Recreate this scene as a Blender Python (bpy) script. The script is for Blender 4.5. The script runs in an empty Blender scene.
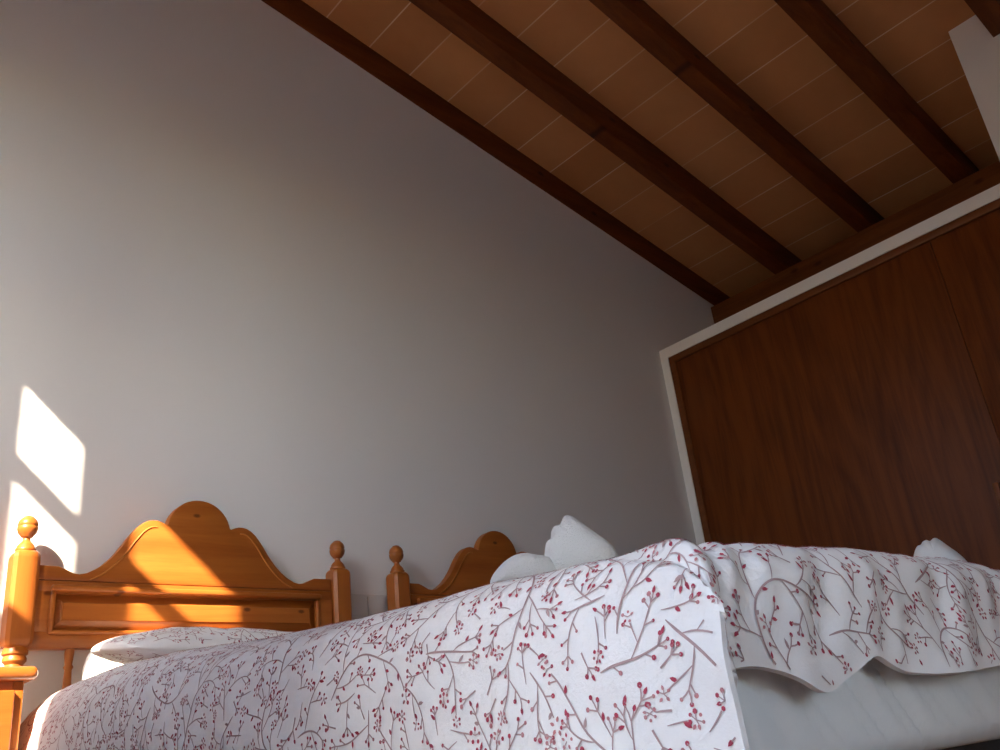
import bpy, bmesh, math, random
import numpy as np
from mathutils import Vector, Matrix

random.seed(7)
rng = np.random.default_rng(11)
SC = bpy.context.scene
COL = SC.collection
PI = math.pi

# ------------------------------------------------------------------ camera
# world: x runs along the back wall (y = 0), z up, the camera looks up from bed height
D, ZC, F = 2.6, 0.28, 895.1859
RW = np.array([[0.74890091, -0.65409235, -0.10635141],
               [0.18759995, 0.3631811, -0.9126367],
               [0.6355735, 0.66352294, 0.39469435]])
cam = bpy.data.cameras.new('camera')
cam.sensor_fit = 'HORIZONTAL'
cam.sensor_width = 36.0
cam.lens = F * 36.0 / 1000.0
cam.clip_start = 0.02
cob = bpy.data.objects.new('camera', cam)
COL.objects.link(cob)
rx, ry, rz = RW[0], -RW[1], -RW[2]
cob.matrix_world = Matrix(((rx[0], ry[0], rz[0], 0.0), (rx[1], ry[1], rz[1], -D),
                           (rx[2], ry[2], rz[2], ZC), (0, 0, 0, 1)))
SC.camera = cob

# ------------------------------------------------------------------ materials
def new_mat(name):
    m = bpy.data.materials.new(name)
    m.use_nodes = True
    nt = m.node_tree
    return m, nt, nt.nodes['Principled BSDF']

def N(nt, typ, **kw):
    n = nt.nodes.new(typ)
    for k, v in kw.items():
        if k in n.inputs:
            n.inputs[k].default_value = v
        else:
            setattr(n, k, v)
    return n

def plain(name, col, rough=0.6, bump=0.0, bscale=40.0, spec=0.5, metallic=0.0, var=0.0):
    m, nt, b = new_mat(name)
    b.inputs['Base Color'].default_value = (*col, 1)
    b.inputs['Roughness'].default_value = rough
    b.inputs['Specular IOR Level'].default_value = spec
    b.inputs['Metallic'].default_value = metallic
    tc = N(nt, 'ShaderNodeTexCoord')
    if bump > 0:
        no = N(nt, 'ShaderNodeTexNoise', Scale=bscale, Detail=5.0, Roughness=0.6)
        nt.links.new(tc.outputs['Object'], no.inputs['Vector'])
        bp = N(nt, 'ShaderNodeBump', Strength=bump, Distance=0.01)
        nt.links.new(no.outputs['Fac'], bp.inputs['Height'])
        nt.links.new(bp.outputs['Normal'], b.inputs['Normal'])
    if var > 0:
        n2 = N(nt, 'ShaderNodeTexNoise', Scale=1.6, Detail=3.0)
        nt.links.new(tc.outputs['Object'], n2.inputs['Vector'])
        mx = N(nt, 'ShaderNodeMix', data_type='RGBA')
        mx.inputs[6].default_value = (*[c * (1 - var) for c in col], 1)
        mx.inputs[7].default_value = (*[min(1, c * (1 + var)) for c in col], 1)
        nt.links.new(n2.outputs['Fac'], mx.inputs[0])
        nt.links.new(mx.outputs[2], b.inputs['Base Color'])
    return m

def wood(name, light, dark, axis='X', scale=1.0, rough=0.4, knots=0.0, spec=0.35, cathedral=0.0, knot_scale=5.0):
    m, nt, b = new_mat(name)
    L = nt.links
    tc = N(nt, 'ShaderNodeTexCoord')
    mp = N(nt, 'ShaderNodeMapping')
    s = {'X': (0.9, 13, 13), 'Y': (13, 0.9, 13), 'Z': (13, 13, 0.9)}[axis]
    mp.inputs['Scale'].default_value = tuple(v * scale for v in s)
    L.new(tc.outputs['Object'], mp.inputs['Vector'])
    no = N(nt, 'ShaderNodeTexNoise', Scale=1.6, Detail=6.0, Roughness=0.62, Distortion=0.6)
    L.new(mp.outputs[0], no.inputs['Vector'])
    fine = N(nt, 'ShaderNodeTexNoise', Scale=11.0, Detail=3.0, Roughness=0.7)
    L.new(mp.outputs[0], fine.inputs['Vector'])
    add = N(nt, 'ShaderNodeMath', operation='MULTIPLY_ADD')
    add.inputs[1].default_value = 0.3
    L.new(fine.outputs['Fac'], add.inputs[0])
    L.new(no.outputs['Fac'], add.inputs[2])
    fac = add.outputs[0]
    if cathedral > 0:
        mp2 = N(nt, 'ShaderNodeMapping')
        c = {'X': (0.16, 1, 1), 'Y': (1, 0.16, 1), 'Z': (1, 1, 0.16)}[axis]
        mp2.inputs['Scale'].default_value = tuple(v * 1.5 for v in c)
        L.new(tc.outputs['Object'], mp2.inputs['Vector'])
        n2 = N(nt, 'ShaderNodeTexNoise', Scale=2.2, Detail=1.5, Roughness=0.45)
        L.new(mp2.outputs[0], n2.inputs['Vector'])
        mu = N(nt, 'ShaderNodeMath', operation='MULTIPLY')
        mu.inputs[1].default_value = 15.0
        L.new(n2.outputs['Fac'], mu.inputs[0])
        pp = N(nt, 'ShaderNodeMath', operation='PINGPONG')
        pp.inputs[1].default_value = 0.5
        L.new(mu.outputs[0], pp.inputs[0])
        a2 = N(nt, 'ShaderNodeMath', operation='MULTIPLY_ADD')
        a2.inputs[1].default_value = cathedral
        L.new(pp.outputs[0], a2.inputs[0])
        L.new(fac, a2.inputs[2])
        fac = a2.outputs[0]
    rp = N(nt, 'ShaderNodeValToRGB')
    rp.color_ramp.elements[0].position = 0.42
    rp.color_ramp.elements[1].position = 0.85
    rp.color_ramp.elements[0].color = (*dark, 1)
    rp.color_ramp.elements[1].color = (*light, 1)
    L.new(fac, rp.inputs[0])
    colour = rp.outputs[0]
    if knots > 0:
        sp = N(nt, 'ShaderNodeSeparateXYZ')
        L.new(tc.outputs['Object'], sp.inputs[0])
        i0, i1 = {'X': (0, 2), 'Y': (1, 2), 'Z': (2, 0)}[axis]
        lo = N(nt, 'ShaderNodeMath', operation='MULTIPLY')
        lo.inputs[1].default_value = 0.55
        L.new(sp.outputs[i0], lo.inputs[0])
        cb = N(nt, 'ShaderNodeCombineXYZ')
        L.new(lo.outputs[0], cb.inputs[0])
        L.new(sp.outputs[i1], cb.inputs[1])
        vo = N(nt, 'ShaderNodeTexVoronoi', voronoi_dimensions='2D', Scale=knot_scale)
        L.new(cb.outputs[0], vo.inputs['Vector'])
        kr = N(nt, 'ShaderNodeValToRGB')
        kr.color_ramp.elements[0].position = 0.022
        kr.color_ramp.elements[0].color = (1, 1, 1, 1)
        kr.color_ramp.elements[1].position = 0.05
        kr.color_ramp.elements[1].color = (0, 0, 0, 1)
        L.new(vo.outputs['Distance'], kr.inputs[0])
        km = N(nt, 'ShaderNodeMath', operation='MULTIPLY')
        km.inputs[1].default_value = knots
        L.new(kr.outputs[0], km.inputs[0])
        mx = N(nt, 'ShaderNodeMix', data_type='RGBA')
        mx.inputs[7].default_value = (dark[0] * 0.3, dark[1] * 0.22, dark[2] * 0.2, 1)
        L.new(km.outputs[0], mx.inputs[0])
        L.new(colour, mx.inputs[6])
        colour = mx.outputs[2]
    L.new(colour, b.inputs['Base Color'])
    b.inputs['Roughness'].default_value = rough
    b.inputs['Specular IOR Level'].default_value = spec
    bp = N(nt, 'ShaderNodeBump', Strength=0.06, Distance=0.004)
    L.new(fac, bp.inputs['Height'])
    L.new(bp.outputs['Normal'], b.inputs['Normal'])
    return m

def tile_ceiling(name):
    """terracotta boards: joints across the slope every 22.5 cm, tint changing from board to board"""
    m, nt, b = new_mat(name)
    L = nt.links
    tc = N(nt, 'ShaderNodeTexCoord')
    sx = N(nt, 'ShaderNodeSeparateXYZ')
    L.new(tc.outputs['Object'], sx.inputs[0])
    def mth(op, a, bb=None, cc=None):
        n = N(nt, 'ShaderNodeMath', operation=op)
        for i, v in enumerate((a, bb, cc)):
            if v is None:
                continue
            if isinstance(v, (int, float)):
                n.inputs[i].default_value = v
            else:
                L.new(v, n.inputs[i])
        return n.outputs[0]
    cx = mth('DIVIDE', mth('SUBTRACT', sx.outputs[0], TILE_X0), TILE_P)
    cy = mth('DIVIDE', mth('ADD', sx.outputs[1], 4 * RAFTER_P + 0.47), RAFTER_P)
    fx = mth('FRACT', cx)
    edge = mth('MINIMUM', fx, mth('SUBTRACT', 1.0, fx))
    joint = mth('LESS_THAN', edge, 0.0135)
    cmb = N(nt, 'ShaderNodeCombineXYZ')
    L.new(mth('FLOOR', cx), cmb.inputs[0])
    L.new(mth('FLOOR', cy), cmb.inputs[1])
    wn = N(nt, 'ShaderNodeTexWhiteNoise', noise_dimensions='2D')
    L.new(cmb.outputs[0], wn.inputs['Vector'])
    no = N(nt, 'ShaderNodeTexNoise', Scale=9.0, Detail=5.0, Roughness=0.6)
    L.new(tc.outputs['Object'], no.inputs['Vector'])
    f = mth('MULTIPLY_ADD', wn.outputs['Value'], 0.55, mth('MULTIPLY', no.outputs['Fac'], 0.45))
    rp = N(nt, 'ShaderNodeValToRGB')
    rp.color_ramp.elements[0].position = 0.1
    rp.color_ramp.elements[0].color = (*TILE_DARK, 1)
    rp.color_ramp.elements[1].position = 0.9
    rp.color_ramp.elements[1].color = (*TILE_LIGHT, 1)
    L.new(f, rp.inputs[0])
    # some joints are filled paler than others
    jn = N(nt, 'ShaderNodeTexNoise', Scale=3.0, Detail=2.0)
    L.new(tc.outputs['Object'], jn.inputs['Vector'])
    jr = mth('MULTIPLY', joint, mth('MULTIPLY_ADD', jn.outputs['Fac'], 2.2, -0.45))
    mx = N(nt, 'ShaderNodeMix', data_type='RGBA', clamp_factor=True)
    L.new(jr, mx.inputs[0])
    L.new(rp.outputs[0], mx.inputs[6])
    mx.inputs[7].default_value = (0.85, 0.62, 0.42, 1)
    L.new(mx.outputs[2], b.inputs['Base Color'])
    b.inputs['Roughness'].default_value = 0.85
    b.inputs['Specular IOR Level'].default_value = 0.2
    return m

TILE_X0, TILE_P, RAFTER_P = 2.1203, 0.2252, 0.516
TILE_DARK, TILE_LIGHT = (0.52, 0.21, 0.078), (0.68, 0.31, 0.12)

M = {}
M['plaster'] = plain('white_plaster', (0.80, 0.785, 0.77), 0.95, 0.10, 14.0, 0.1, var=0.02)
M['plaster_trim'] = plain('smooth_plaster', (0.88, 0.85, 0.81), 0.9, 0.06, 20.0, 0.1)
M['tiles'] = tile_ceiling('terracotta_boards')
M['rafter'] = wood('rafter_wood', (0.19, 0.048, 0.008), (0.09, 0.020, 0.003), 'X', 1.0, 0.55, 0.8, 0.25, knot_scale=3.0)
M['plate'] = wood('plate_beam_wood', (0.22, 0.068, 0.015), (0.11, 0.030, 0.006), 'Y', 1.0, 0.55, 0.6, 0.25, knot_scale=3.0)
M['pine_x'] = wood('pine_along', (0.40, 0.122, 0.020), (0.28, 0.070, 0.009), 'X', 1.0, 0.36, 0.85, 0.4, knot_scale=6.5)
M['pine_z'] = wood('pine_upright', (0.40, 0.122, 0.020), (0.28, 0.070, 0.009), 'Z', 1.0, 0.36, 0.85, 0.4, knot_scale=6.0)
M['pine_line'] = wood('pine_bead', (0.50, 0.18, 0.035), (0.38, 0.12, 0.02), 'X', 1.0, 0.36, 0.0, 0.4)
M['veneer'] = wood('wardrobe_veneer', (0.165, 0.040, 0.006), (0.075, 0.0155, 0.002), 'Z', 0.8, 0.5, 0.0, 0.2, cathedral=0.32)
M['veneer_frame'] = wood('wardrobe_frame_wood', (0.20, 0.060, 0.012), (0.13, 0.034, 0.007), 'Y', 1.0, 0.45, 0.0, 0.3)
M['cloth'] = plain('white_cotton', (0.83, 0.81, 0.805), 0.95, 0.10, 260.0, 0.1)
M['vine'] = plain('vine_print', (0.43, 0.30, 0.30), 0.95, 0.0, 1.0, 0.1)
M['berry'] = plain('berry_print', (0.40, 0.065, 0.10), 0.95, 0.0, 1.0, 0.1)
M['bud'] = plain('bud_print', (0.50, 0.22, 0.23), 0.95, 0.0, 1.0, 0.1)
M['sheet'] = plain('white_sheet', (0.80, 0.82, 0.82), 0.92, 0.08, 180.0, 0.12)
M['pillow_white'] = plain('pillow_white', (0.85, 0.84, 0.82), 0.95, 0.08, 200.0, 0.1)
M['terry'] = plain('terry_cotton', (0.86, 0.87, 0.86), 1.0, 0.6, 420.0, 0.05)
M['plastic'] = plain('grey_plastic', (0.66, 0.64, 0.62), 0.4, 0.0)
M['plastic_dark'] = plain('socket_recess', (0.20, 0.19, 0.18), 0.5, 0.0)
M['base'] = plain('dark_bed_base', (0.05, 0.045, 0.045), 0.8, 0.1, 60.0)
M['floor'] = plain('terracotta_floor', (0.24, 0.105, 0.048), 0.6, 0.05, 6.0, 0.3, var=0.12)
M['terrace'] = plain('bounce_paving', (0.24, 0.20, 0.16), 0.9, 0.05, 6.0, 0.2, var=0.1)
M['frame_wood'] = wood('window_wood', (0.42, 0.18, 0.05), (0.26, 0.09, 0.022), 'Z', 1.0, 0.5, 0.0)
M['brass'] = plain('brass_knob', (0.6, 0.42, 0.15), 0.3, 0.0, 1.0, 0.5, 1.0)

def glass_mat():
    m, nt, b = new_mat('clear_glass')
    tr = N(nt, 'ShaderNodeBsdfTransparent')
    gl = N(nt, 'ShaderNodeBsdfGlossy', Roughness=0.02)
    mx = N(nt, 'ShaderNodeMixShader')
    mx.inputs[0].default_value = 0.05
    nt.links.new(tr.outputs[0], mx.inputs[1])
    nt.links.new(gl.outputs[0], mx.inputs[2])
    nt.links.new(mx.outputs[0], nt.nodes['Material Output'].inputs[0])
    return m
M['glass'] = glass_mat()

# ------------------------------------------------------------------ mesh helpers
def link_mesh(name, me, mat, parent=None, smooth=None, loc=None):
    if not isinstance(mat, (list, tuple)):
        mat = [mat]
    for mm in mat:
        me.materials.append(mm)
    o = bpy.data.objects.new(name, me)
    COL.objects.link(o)
    if parent is not None:
        o.parent = parent
    if loc is not None:
        o.location = loc
    if smooth is not None:
        if smooth >= PI:
            me.shade_smooth()
        else:
            me.set_sharp_from_angle(angle=smooth)
    return o

def obj(name, bm, mat, parent=None, smooth=0.6, loc=None):
    bmesh.ops.recalc_face_normals(bm, faces=bm.faces[:])
    me = bpy.data.meshes.new(name)
    bm.to_mesh(me)
    bm.free()
    for p in me.polygons:
        p.use_smooth = True
    return link_mesh(name, me, mat, parent, smooth, loc)

def add_box(bm, x0, x1, y0, y1, z0, z1, bevel=0.0, seg=2):
    b2 = bmesh.new()
    bmesh.ops.create_cube(b2, size=1.0)
    for v in b2.verts:
        v.co = Vector(((x0 + x1) / 2 + v.co.x * (x1 - x0), (y0 + y1) / 2 + v.co.y * (y1 - y0),
                       (z0 + z1) / 2 + v.co.z * (z1 - z0)))
    if bevel > 0:
        bmesh.ops.bevel(b2, geom=b2.edges[:], offset=bevel, segments=seg, profile=0.5, affect='EDGES')
    merge(bm, b2)

def merge(bm, b2):
    vm = {}
    for v in b2.verts:
        vm[v] = bm.verts.new(v.co)
    for f in b2.faces:
        try:
            bm.faces.new([vm[v] for v in f.verts])
        except ValueError:
            pass
    b2.free()

def box_obj(name, dims, mat, parent=None, bevel=0.0, seg=2, smooth=0.6):
    bm = bmesh.new()
    add_box(bm, *dims, bevel, seg)
    return obj(name, bm, mat, parent, smooth)

def add_lathe(bm, prof, cx, cy, n=28):
    """prof: list of (radius, z) from the bottom up"""
    rings = []
    for r, z in prof:
        if r < 1e-5:
            rings.append([bm.verts.new((cx, cy, z))])
        else:
            rings.append([bm.verts.new((cx + r * math.cos(2 * PI * k / n), cy + r * math.sin(2 * PI * k / n), z)) for k in range(n)])
    for a, b in zip(rings, rings[1:]):
        for k in range(n):
            k2 = (k + 1) % n
            if len(a) == 1 and len(b) == 1:
                continue
            if len(a) == 1:
                bm.faces.new((a[0], b[k2], b[k]))
            elif len(b) == 1:
                bm.faces.new((a[k], a[k2], b[0]))
            else:
                bm.faces.new((a[k], a[k2], b[k2], b[k]))
    for ring, flip in ((rings[0], True), (rings[-1], False)):
        if len(ring) > 1:
            bm.faces.new(ring[::-1] if flip else ring)

def add_tube(bm, pts, r, n=6):
    rings = []
    for i, p in enumerate(pts):
        p = Vector(p)
        a = Vector(pts[max(0, i - 1)])
        c = Vector(pts[min(len(pts) - 1, i + 1)])
        t = (c - a).normalized()
        u = t.cross(Vector((0, 1, 0))).normalized()
        w = t.cross(u)
        rings.append([bm.verts.new(p + r * (math.cos(2 * PI * k / n) * u + math.sin(2 * PI * k / n) * w)) for k in range(n)])
    for a, b in zip(rings, rings[1:]):
        for k in range(n):
            bm.faces.new((a[k], a[(k + 1) % n], b[(k + 1) % n], b[k]))
    bm.faces.new(rings[0][::-1])
    bm.faces.new(rings[-1])

def add_prism(bm, outline, y0, y1, bevel=0.0):
    """outline in x, z extruded from y0 (back) to y1 (front); the front rim is rounded over"""
    b2 = bmesh.new()
    vs = [b2.verts.new((x, y0, z)) for x, z in outline]
    f = b2.faces.new(vs)
    r = bmesh.ops.extrude_face_region(b2, geom=[f])
    nv = [g for g in r['geom'] if isinstance(g, bmesh.types.BMVert)]
    for v in nv:
        v.co.y = y1
    if bevel > 0:
        ed = [e for e in b2.edges if all(abs(v.co.y - y1) < 1e-6 for v in e.verts)]
        bmesh.ops.bevel(b2, geom=ed, offset=bevel, segments=2, profile=0.5, affect='EDGES')
    merge(bm, b2)

def thing(name, label, cat, loc=(0, 0, 0), group=None):
    o = bpy.data.objects.new(name, None)
    o.empty_display_size = 0.1
    COL.objects.link(o)
    o.location = loc
    return tag(o, label, cat, group)

def tag(o, label, cat, group=None):
    o['label'] = label
    o['category'] = cat
    if group:
        o['group'] = group
    return o

def struct(o, label=None, cat=None, group=None):
    o['kind'] = 'structure'
    if label:
        o['label'] = label
    if cat:
        o['category'] = cat
    if group:
        o['group'] = group
    return o

def copy_tree(o, parent=None):
    c = o.copy()
    COL.objects.link(c)
    if parent is not None:
        c.parent = parent
    for ch in list(o.children):
        copy_tree(ch, c)
    return c

# ------------------------------------------------------------------ room
XL, XR, XW = -0.6, 4.294, 3.692           # left wall, right wall, wardrobe front
YB, YF = 0.0, -3.75
SL = math.tan(math.radians(12.51))
def z_bot(x): return 3.6317 - SL * x       # underside of the rafters
def z_ceil(x): return 3.7835 - SL * x      # underside of the boards
WT = 0.28                                  # wall thickness

def gable(name, y0, y1, label):
    bm = bmesh.new()
    xs = (XL - WT, XR + 0.9)
    add_prism(bm, [(xs[0], -0.0), (xs[1], -0.0), (xs[1], z_ceil(xs[1]) + 0.05), (xs[0], z_ceil(xs[0]) + 0.05)], y0, y1)
    return struct(obj(name, bm, M['plaster'], None, 0.3), label, 'wall')

gable('wall_back', YB + WT, YB, 'white plastered gable wall behind the two headboards')
W2X0, W2X1, W2Z0, W2Z1 = -0.30, 0.50, 0.20, 1.05
bm = bmesh.new()
fa, fb = XL - WT, XR + 0.9
add_box(bm, fa, W2X0, YF - WT, YF, 0, z_ceil(fa))
add_box(bm, W2X1, fb, YF - WT, YF, 0, 2.9)
add_prism(bm, [(W2X1, 2.9), (fb, 2.9), (W2X1, z_ceil(W2X1) + 0.05)], YF - WT, YF)
add_box(bm, W2X0, W2X1, YF - WT, YF, 0, W2Z0)
add_box(bm, W2X0, W2X1, YF - WT, YF, W2Z1, z_ceil(W2X0))
struct(obj('wall_front', bm, M['plaster'], None, 0.3), 'white plastered wall opposite the headboards', 'wall')
bm = bmesh.new()
for xa, xb, za, zb in [(W2X0, W2X0 + 0.06, W2Z0, W2Z1), (W2X1 - 0.06, W2X1, W2Z0, W2Z1), (W2X0, W2X1, W2Z0, W2Z0 + 0.06),
                       (W2X0, W2X1, W2Z1 - 0.06, W2Z1), (0.07, 0.13, W2Z0, W2Z1)]:
    add_box(bm, xa, xb, YF - 0.2, YF - 0.15, za, zb)
w2 = struct(obj('window_2', bm, M['frame_wood'], None, 0.3), 'wooden window in the wall opposite the headboards', 'window')
for xa, xb in ((W2X0 + 0.06, 0.07), (0.13, W2X1 - 0.06)):
    box_obj('pane', (xa, xb, YF - 0.177, YF - 0.173, W2Z0 + 0.06, W2Z1 - 0.06), M['glass'], w2)

# left wall window: later columns found from the sun patches on the back wall
SUN = Vector((1.3, 1.0, -0.94 * 1.3))      # direction the sunlight travels
XG = XL - 0.012                            # plane of the window bars
def y_of(xwall): return -(xwall - XG) / 1.3
def z_of(intercept): return intercept - 0.94 * XG
COLS = [(y_of(0.30), y_of(0.50)), (y_of(0.615), y_of(0.787)), (y_of(1.01), y_of(1.335))]  # first column is an extra pane, added for more fill light
ROWS = [(z_of(1.779), z_of(1.990)), (z_of(1.35), z_of(1.706)), (z_of(0.86), z_of(1.26))]
ROWS_B = [(z_of(1.765), z_of(1.964)), (z_of(1.20), z_of(1.700)), (z_of(0.86), z_of(1.13))]   # the leaf farther from the headboards
COLS = [(max(c), min(c)) for c in COLS]
W1Y0, W1Y1 = COLS[-1][1] - 0.07, COLS[0][0] + 0.07
HY0, HZ1 = W1Y0 - 0.30, None               # the wall opening is splayed towards the sun
W1Z0, W1Z1 = ROWS_B[2][0] - 0.07, ROWS[0][1] + 0.07
HZ1 = W1Z1 + 0.36
D1Y0, D1Y1, D1Z0, D1Z1 = -2.88, -2.08, 0.06, 1.9
bm = bmesh.new()
x0, x1 = XL - WT, XL
H = z_ceil(XL) + 0.1
for dims in [(W1Y1, 0.0, 0, H), (HY0, W1Y1, 0, W1Z0), (HY0, W1Y1, HZ1, H), (D1Y1, HY0, 0, H),
             (D1Y0, D1Y1, 0, D1Z0), (D1Y0, D1Y1, D1Z1, H), (YF, D1Y0, 0, H)]:
    add_box(bm, x0, x1, dims[0], dims[1], dims[2], dims[3])
struct(obj('wall_left', bm, M['plaster'], None, 0.3), 'white plastered wall with a barred window and a glazed door', 'wall')
struct(box_obj('wall_right', (XR + 0.06, XR + 0.06 + WT, YF, YB, 0, 2.56), M['plaster']),
       'low eaves wall behind the wardrobe', 'wall')

# the small window: sash frame flush with the inner wall face, bars, panes
bm = bmesh.new()
LOW_Y = y_of(1.27)                          # lowest pane of the last leaf, board added beyond to limit the sun
fx0, fx1 = XL - 0.018, XL - 0.006
add_box(bm, fx0, fx1, HY0, COLS[-1][1], W1Z0, HZ1)
add_box(bm, fx0, fx1, COLS[0][0], W1Y1, W1Z0, HZ1)
add_box(bm, fx0, fx1, COLS[-1][1], LOW_Y, ROWS_B[2][0], ROWS_B[2][1])
for ca, cb in zip(COLS, COLS[1:]):
    add_box(bm, fx0, fx1, cb[0], ca[1], W1Z0, HZ1)
for ci, (ya, yb) in enumerate(COLS):
    RR = ROWS_B if ci == len(COLS) - 1 else ROWS
    zs = [W1Z0] + [z for r_ in RR[::-1] for z in r_] + [HZ1]
    for k in range(0, len(zs), 2):
        add_box(bm, fx0, fx1, yb, ya, zs[k], zs[k + 1])
win = struct(obj('window_1', bm, M['frame_wood'], None, 0.3), 'barred wooden window that throws the sun patches on the wall', 'window')
for ci, (ya, yb) in enumerate(COLS):
    for (za, zb) in (ROWS_B if ci == len(COLS) - 1 else ROWS):
        yl = LOW_Y if (ci == len(COLS) - 1 and zb < z_of(1.15)) else yb
        box_obj('pane', (XL - 0.014, XL - 0.010, yl, ya, za, zb), M['glass'], win)
bm = bmesh.new()
for ya, yb, za, zb in [(D1Y0, D1Y0 + 0.07, D1Z0, D1Z1), (D1Y1 - 0.07, D1Y1, D1Z0, D1Z1), (D1Y0, D1Y1, D1Z1 - 0.07, D1Z1),
                       (D1Y0, D1Y1, D1Z0, D1Z0 + 0.09), ((D1Y0 + D1Y1) / 2 - 0.03, (D1Y0 + D1Y1) / 2 + 0.03, D1Z0, D1Z1)]:
    add_box(bm, XL - 0.20, XL - 0.15, ya, yb, za, zb)
dr = struct(obj('door_1', bm, M['frame_wood'], None, 0.3), 'wooden glazed door to the terrace beside the bed', 'door')
ym = (D1Y0 + D1Y1) / 2
for ya, yb in ((D1Y0 + 0.07, ym - 0.03), (ym + 0.03, D1Y1 - 0.07)):
    box_obj('pane', (XL - 0.177, XL - 0.173, ya, yb, D1Z0 + 0.09, D1Z1 - 0.07), M['glass'], dr)

struct(box_obj('floor', (XL - WT, XR + 0.3, YF - WT, YB + WT, -0.12, 0.0), M['floor']), 'terracotta tiled floor under the beds', 'floor')
struct(box_obj('ground', (-16, 16, -16, 10, -0.14, -0.02), M['terrace']), 'unseen paved ground outside, added to bounce sunlight indoors', 'ground')  # ground plane added so that it bounces warm light to the ceiling
struct(box_obj('wall_sunscreen_front', (W2X0 - 0.16, W2X0 - 0.04, YF - WT - 1.0, YF - WT, -0.02, 3.2), M['plaster_trim']), 'unseen fin wall added outside to shade the front window', 'wall')  # added out of view, blocks direct sun at the front window
struct(box_obj('wall_sunscreen_left', (XL - WT - 1.62, XL - WT, -3.10, -2.95, -0.02, 4.4), M['plaster_trim']), 'unseen fin wall added outside to keep sun off the glazed door', 'wall')  # added sun block, leaves the glazed door sky light only

bm = bmesh.new()
xs = (XL - WT - 0.2, XR + 0.9)
add_prism(bm, [(xs[0], z_ceil(xs[0])), (xs[1], z_ceil(xs[1])), (xs[1], z_ceil(xs[1]) + 0.12), (xs[0], z_ceil(xs[0]) + 0.12)],
          YB + WT, YF - WT)
struct(obj('ceiling', bm, M['tiles'], None, 0.3), 'sloping ceiling of terracotta boards between wooden beams', 'ceiling')

# rafters (each its own piece), the first one let into the back wall
RW_Y = 0.086
ys = [0.079] + [-0.4316 - RAFTER_P * k for k in range(8)]
words = ['dark wooden ceiling beam set along the top of the back wall',
         'brown ceiling beam next after the one on the back wall',
         'brown ceiling beam third from the back wall',
         'brown ceiling beam fourth from the back wall',
         'brown ceiling beam fifth from the back wall, beside the white pier']
for k, y1 in enumerate(ys):
    bm = bmesh.new()
    xa, xb = XL - 0.1, XR + 0.8
    add_prism(bm, [(xa, z_bot(xa)), (xb, z_bot(xb)), (xb, z_ceil(xb) + 0.02), (xa, z_ceil(xa) + 0.02)], y1, y1 - RW_Y, 0.004)
    o = obj('ceiling_beam', bm, M['rafter'], None, 0.5)
    struct(o, words[k] if k < len(words) else 'brown ceiling beam over the front half of the room', 'ceiling beam', 'sloping ceiling beams')
struct(box_obj('wall_plate_beam', (XR, XR + 0.14, YF, -0.001, 2.44, 2.643), M['plate'], None, 0.006),
       'horizontal wooden beam carrying the low ends of the ceiling beams', 'beam')

struct(box_obj('wall_eaves', (XR + 0.8, XR + 0.9, YF - WT, YB + WT, 2.2, z_ceil(XR + 0.9) + 0.05), M['plate']), 'boarding that closes the eaves behind the plate beam', 'wall')
struct(box_obj('trim_1', (XR + 0.3, XR + 0.9, YF - WT, YB + WT, 2.46, 2.5), M['plate']), 'soffit board closing the eaves', 'trim')
# white pier at the end of the wardrobe niche
struct(box_obj('wall_pier', (3.653, XR + 0.06, -2.35, -1.833, 0.0, z_ceil(3.653) + 0.0), M['plaster_trim'], None, 0.004),
       'white plastered pier rising to the ceiling at the end of the wardrobe', 'pier')

# ------------------------------------------------------------------ wardrobe
wz = 2.213
wt = thing('built_in_wardrobe', 'tall built-in wardrobe with dark wood front in a white plaster surround', 'wardrobe', (3.99, -0.9, 0))
def wloc(o):
    o.location = (-3.99, 0.9, 0)
    return o
bm = bmesh.new()
yr = -1.834
add_box(bm, XW, XR - 0.002, yr, -0.001, wz - 0.057, wz)
add_box(bm, XW, XR - 0.002, -0.047, -0.001, 0.0, wz - 0.057)
wloc(obj('surround', bm, M['plaster_trim'], wt, 0.3))
bm = bmesh.new()
wtop, wl = wz - 0.057, -0.047
fw = 0.036
add_box(bm, XW + 0.004, XW + 0.05, yr, wl, wtop - fw, wtop, 0.003)
add_box(bm, XW + 0.004, XW + 0.05, wl - fw, wl, 0.06, wtop - fw + 0.002, 0.003)
add_box(bm, XW + 0.004, XW + 0.05, yr, yr + fw, 0.06, wtop - fw + 0.002, 0.003)
add_box(bm, XW + 0.004, XW + 0.05, yr, wl, 0.0, 0.062, 0.003)
wloc(obj('door_frame', bm, M['veneer_frame'], wt, 0.5))
ya, yb = yr + fw, wl - fw
cuts = [yb, -1.47, ya]
for k in range(2):
    y1, y0 = cuts[k] - 0.0012, cuts[k + 1] + 0.0012
    d = wloc(box_obj('door', (XW + 0.011, XW + 0.034, y0, y1, 0.064, wtop - fw - 0.002), M['veneer'], wt, 0.0015))
    yk = y0 + 0.06 if k == 0 else y1 - 0.06
    bm = bmesh.new()
    add_box(bm, XW - 0.004, XW + 0.012, yk - 0.012, yk + 0.012, 0.92, 1.06, 0.004)
    obj('finger_pull', bm, M['veneer_frame'], d, 0.5)

# ------------------------------------------------------------------ bed
BX = 1.114
HB = 0.9
bed = thing('bed', 'honey pine single bed whose headboard carries the slanting sun patch', 'bed', (BX, -1.05, 0), 'pine single beds')
def bl(o):
    o.location = (-BX, 1.05, 0)
    return o
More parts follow.
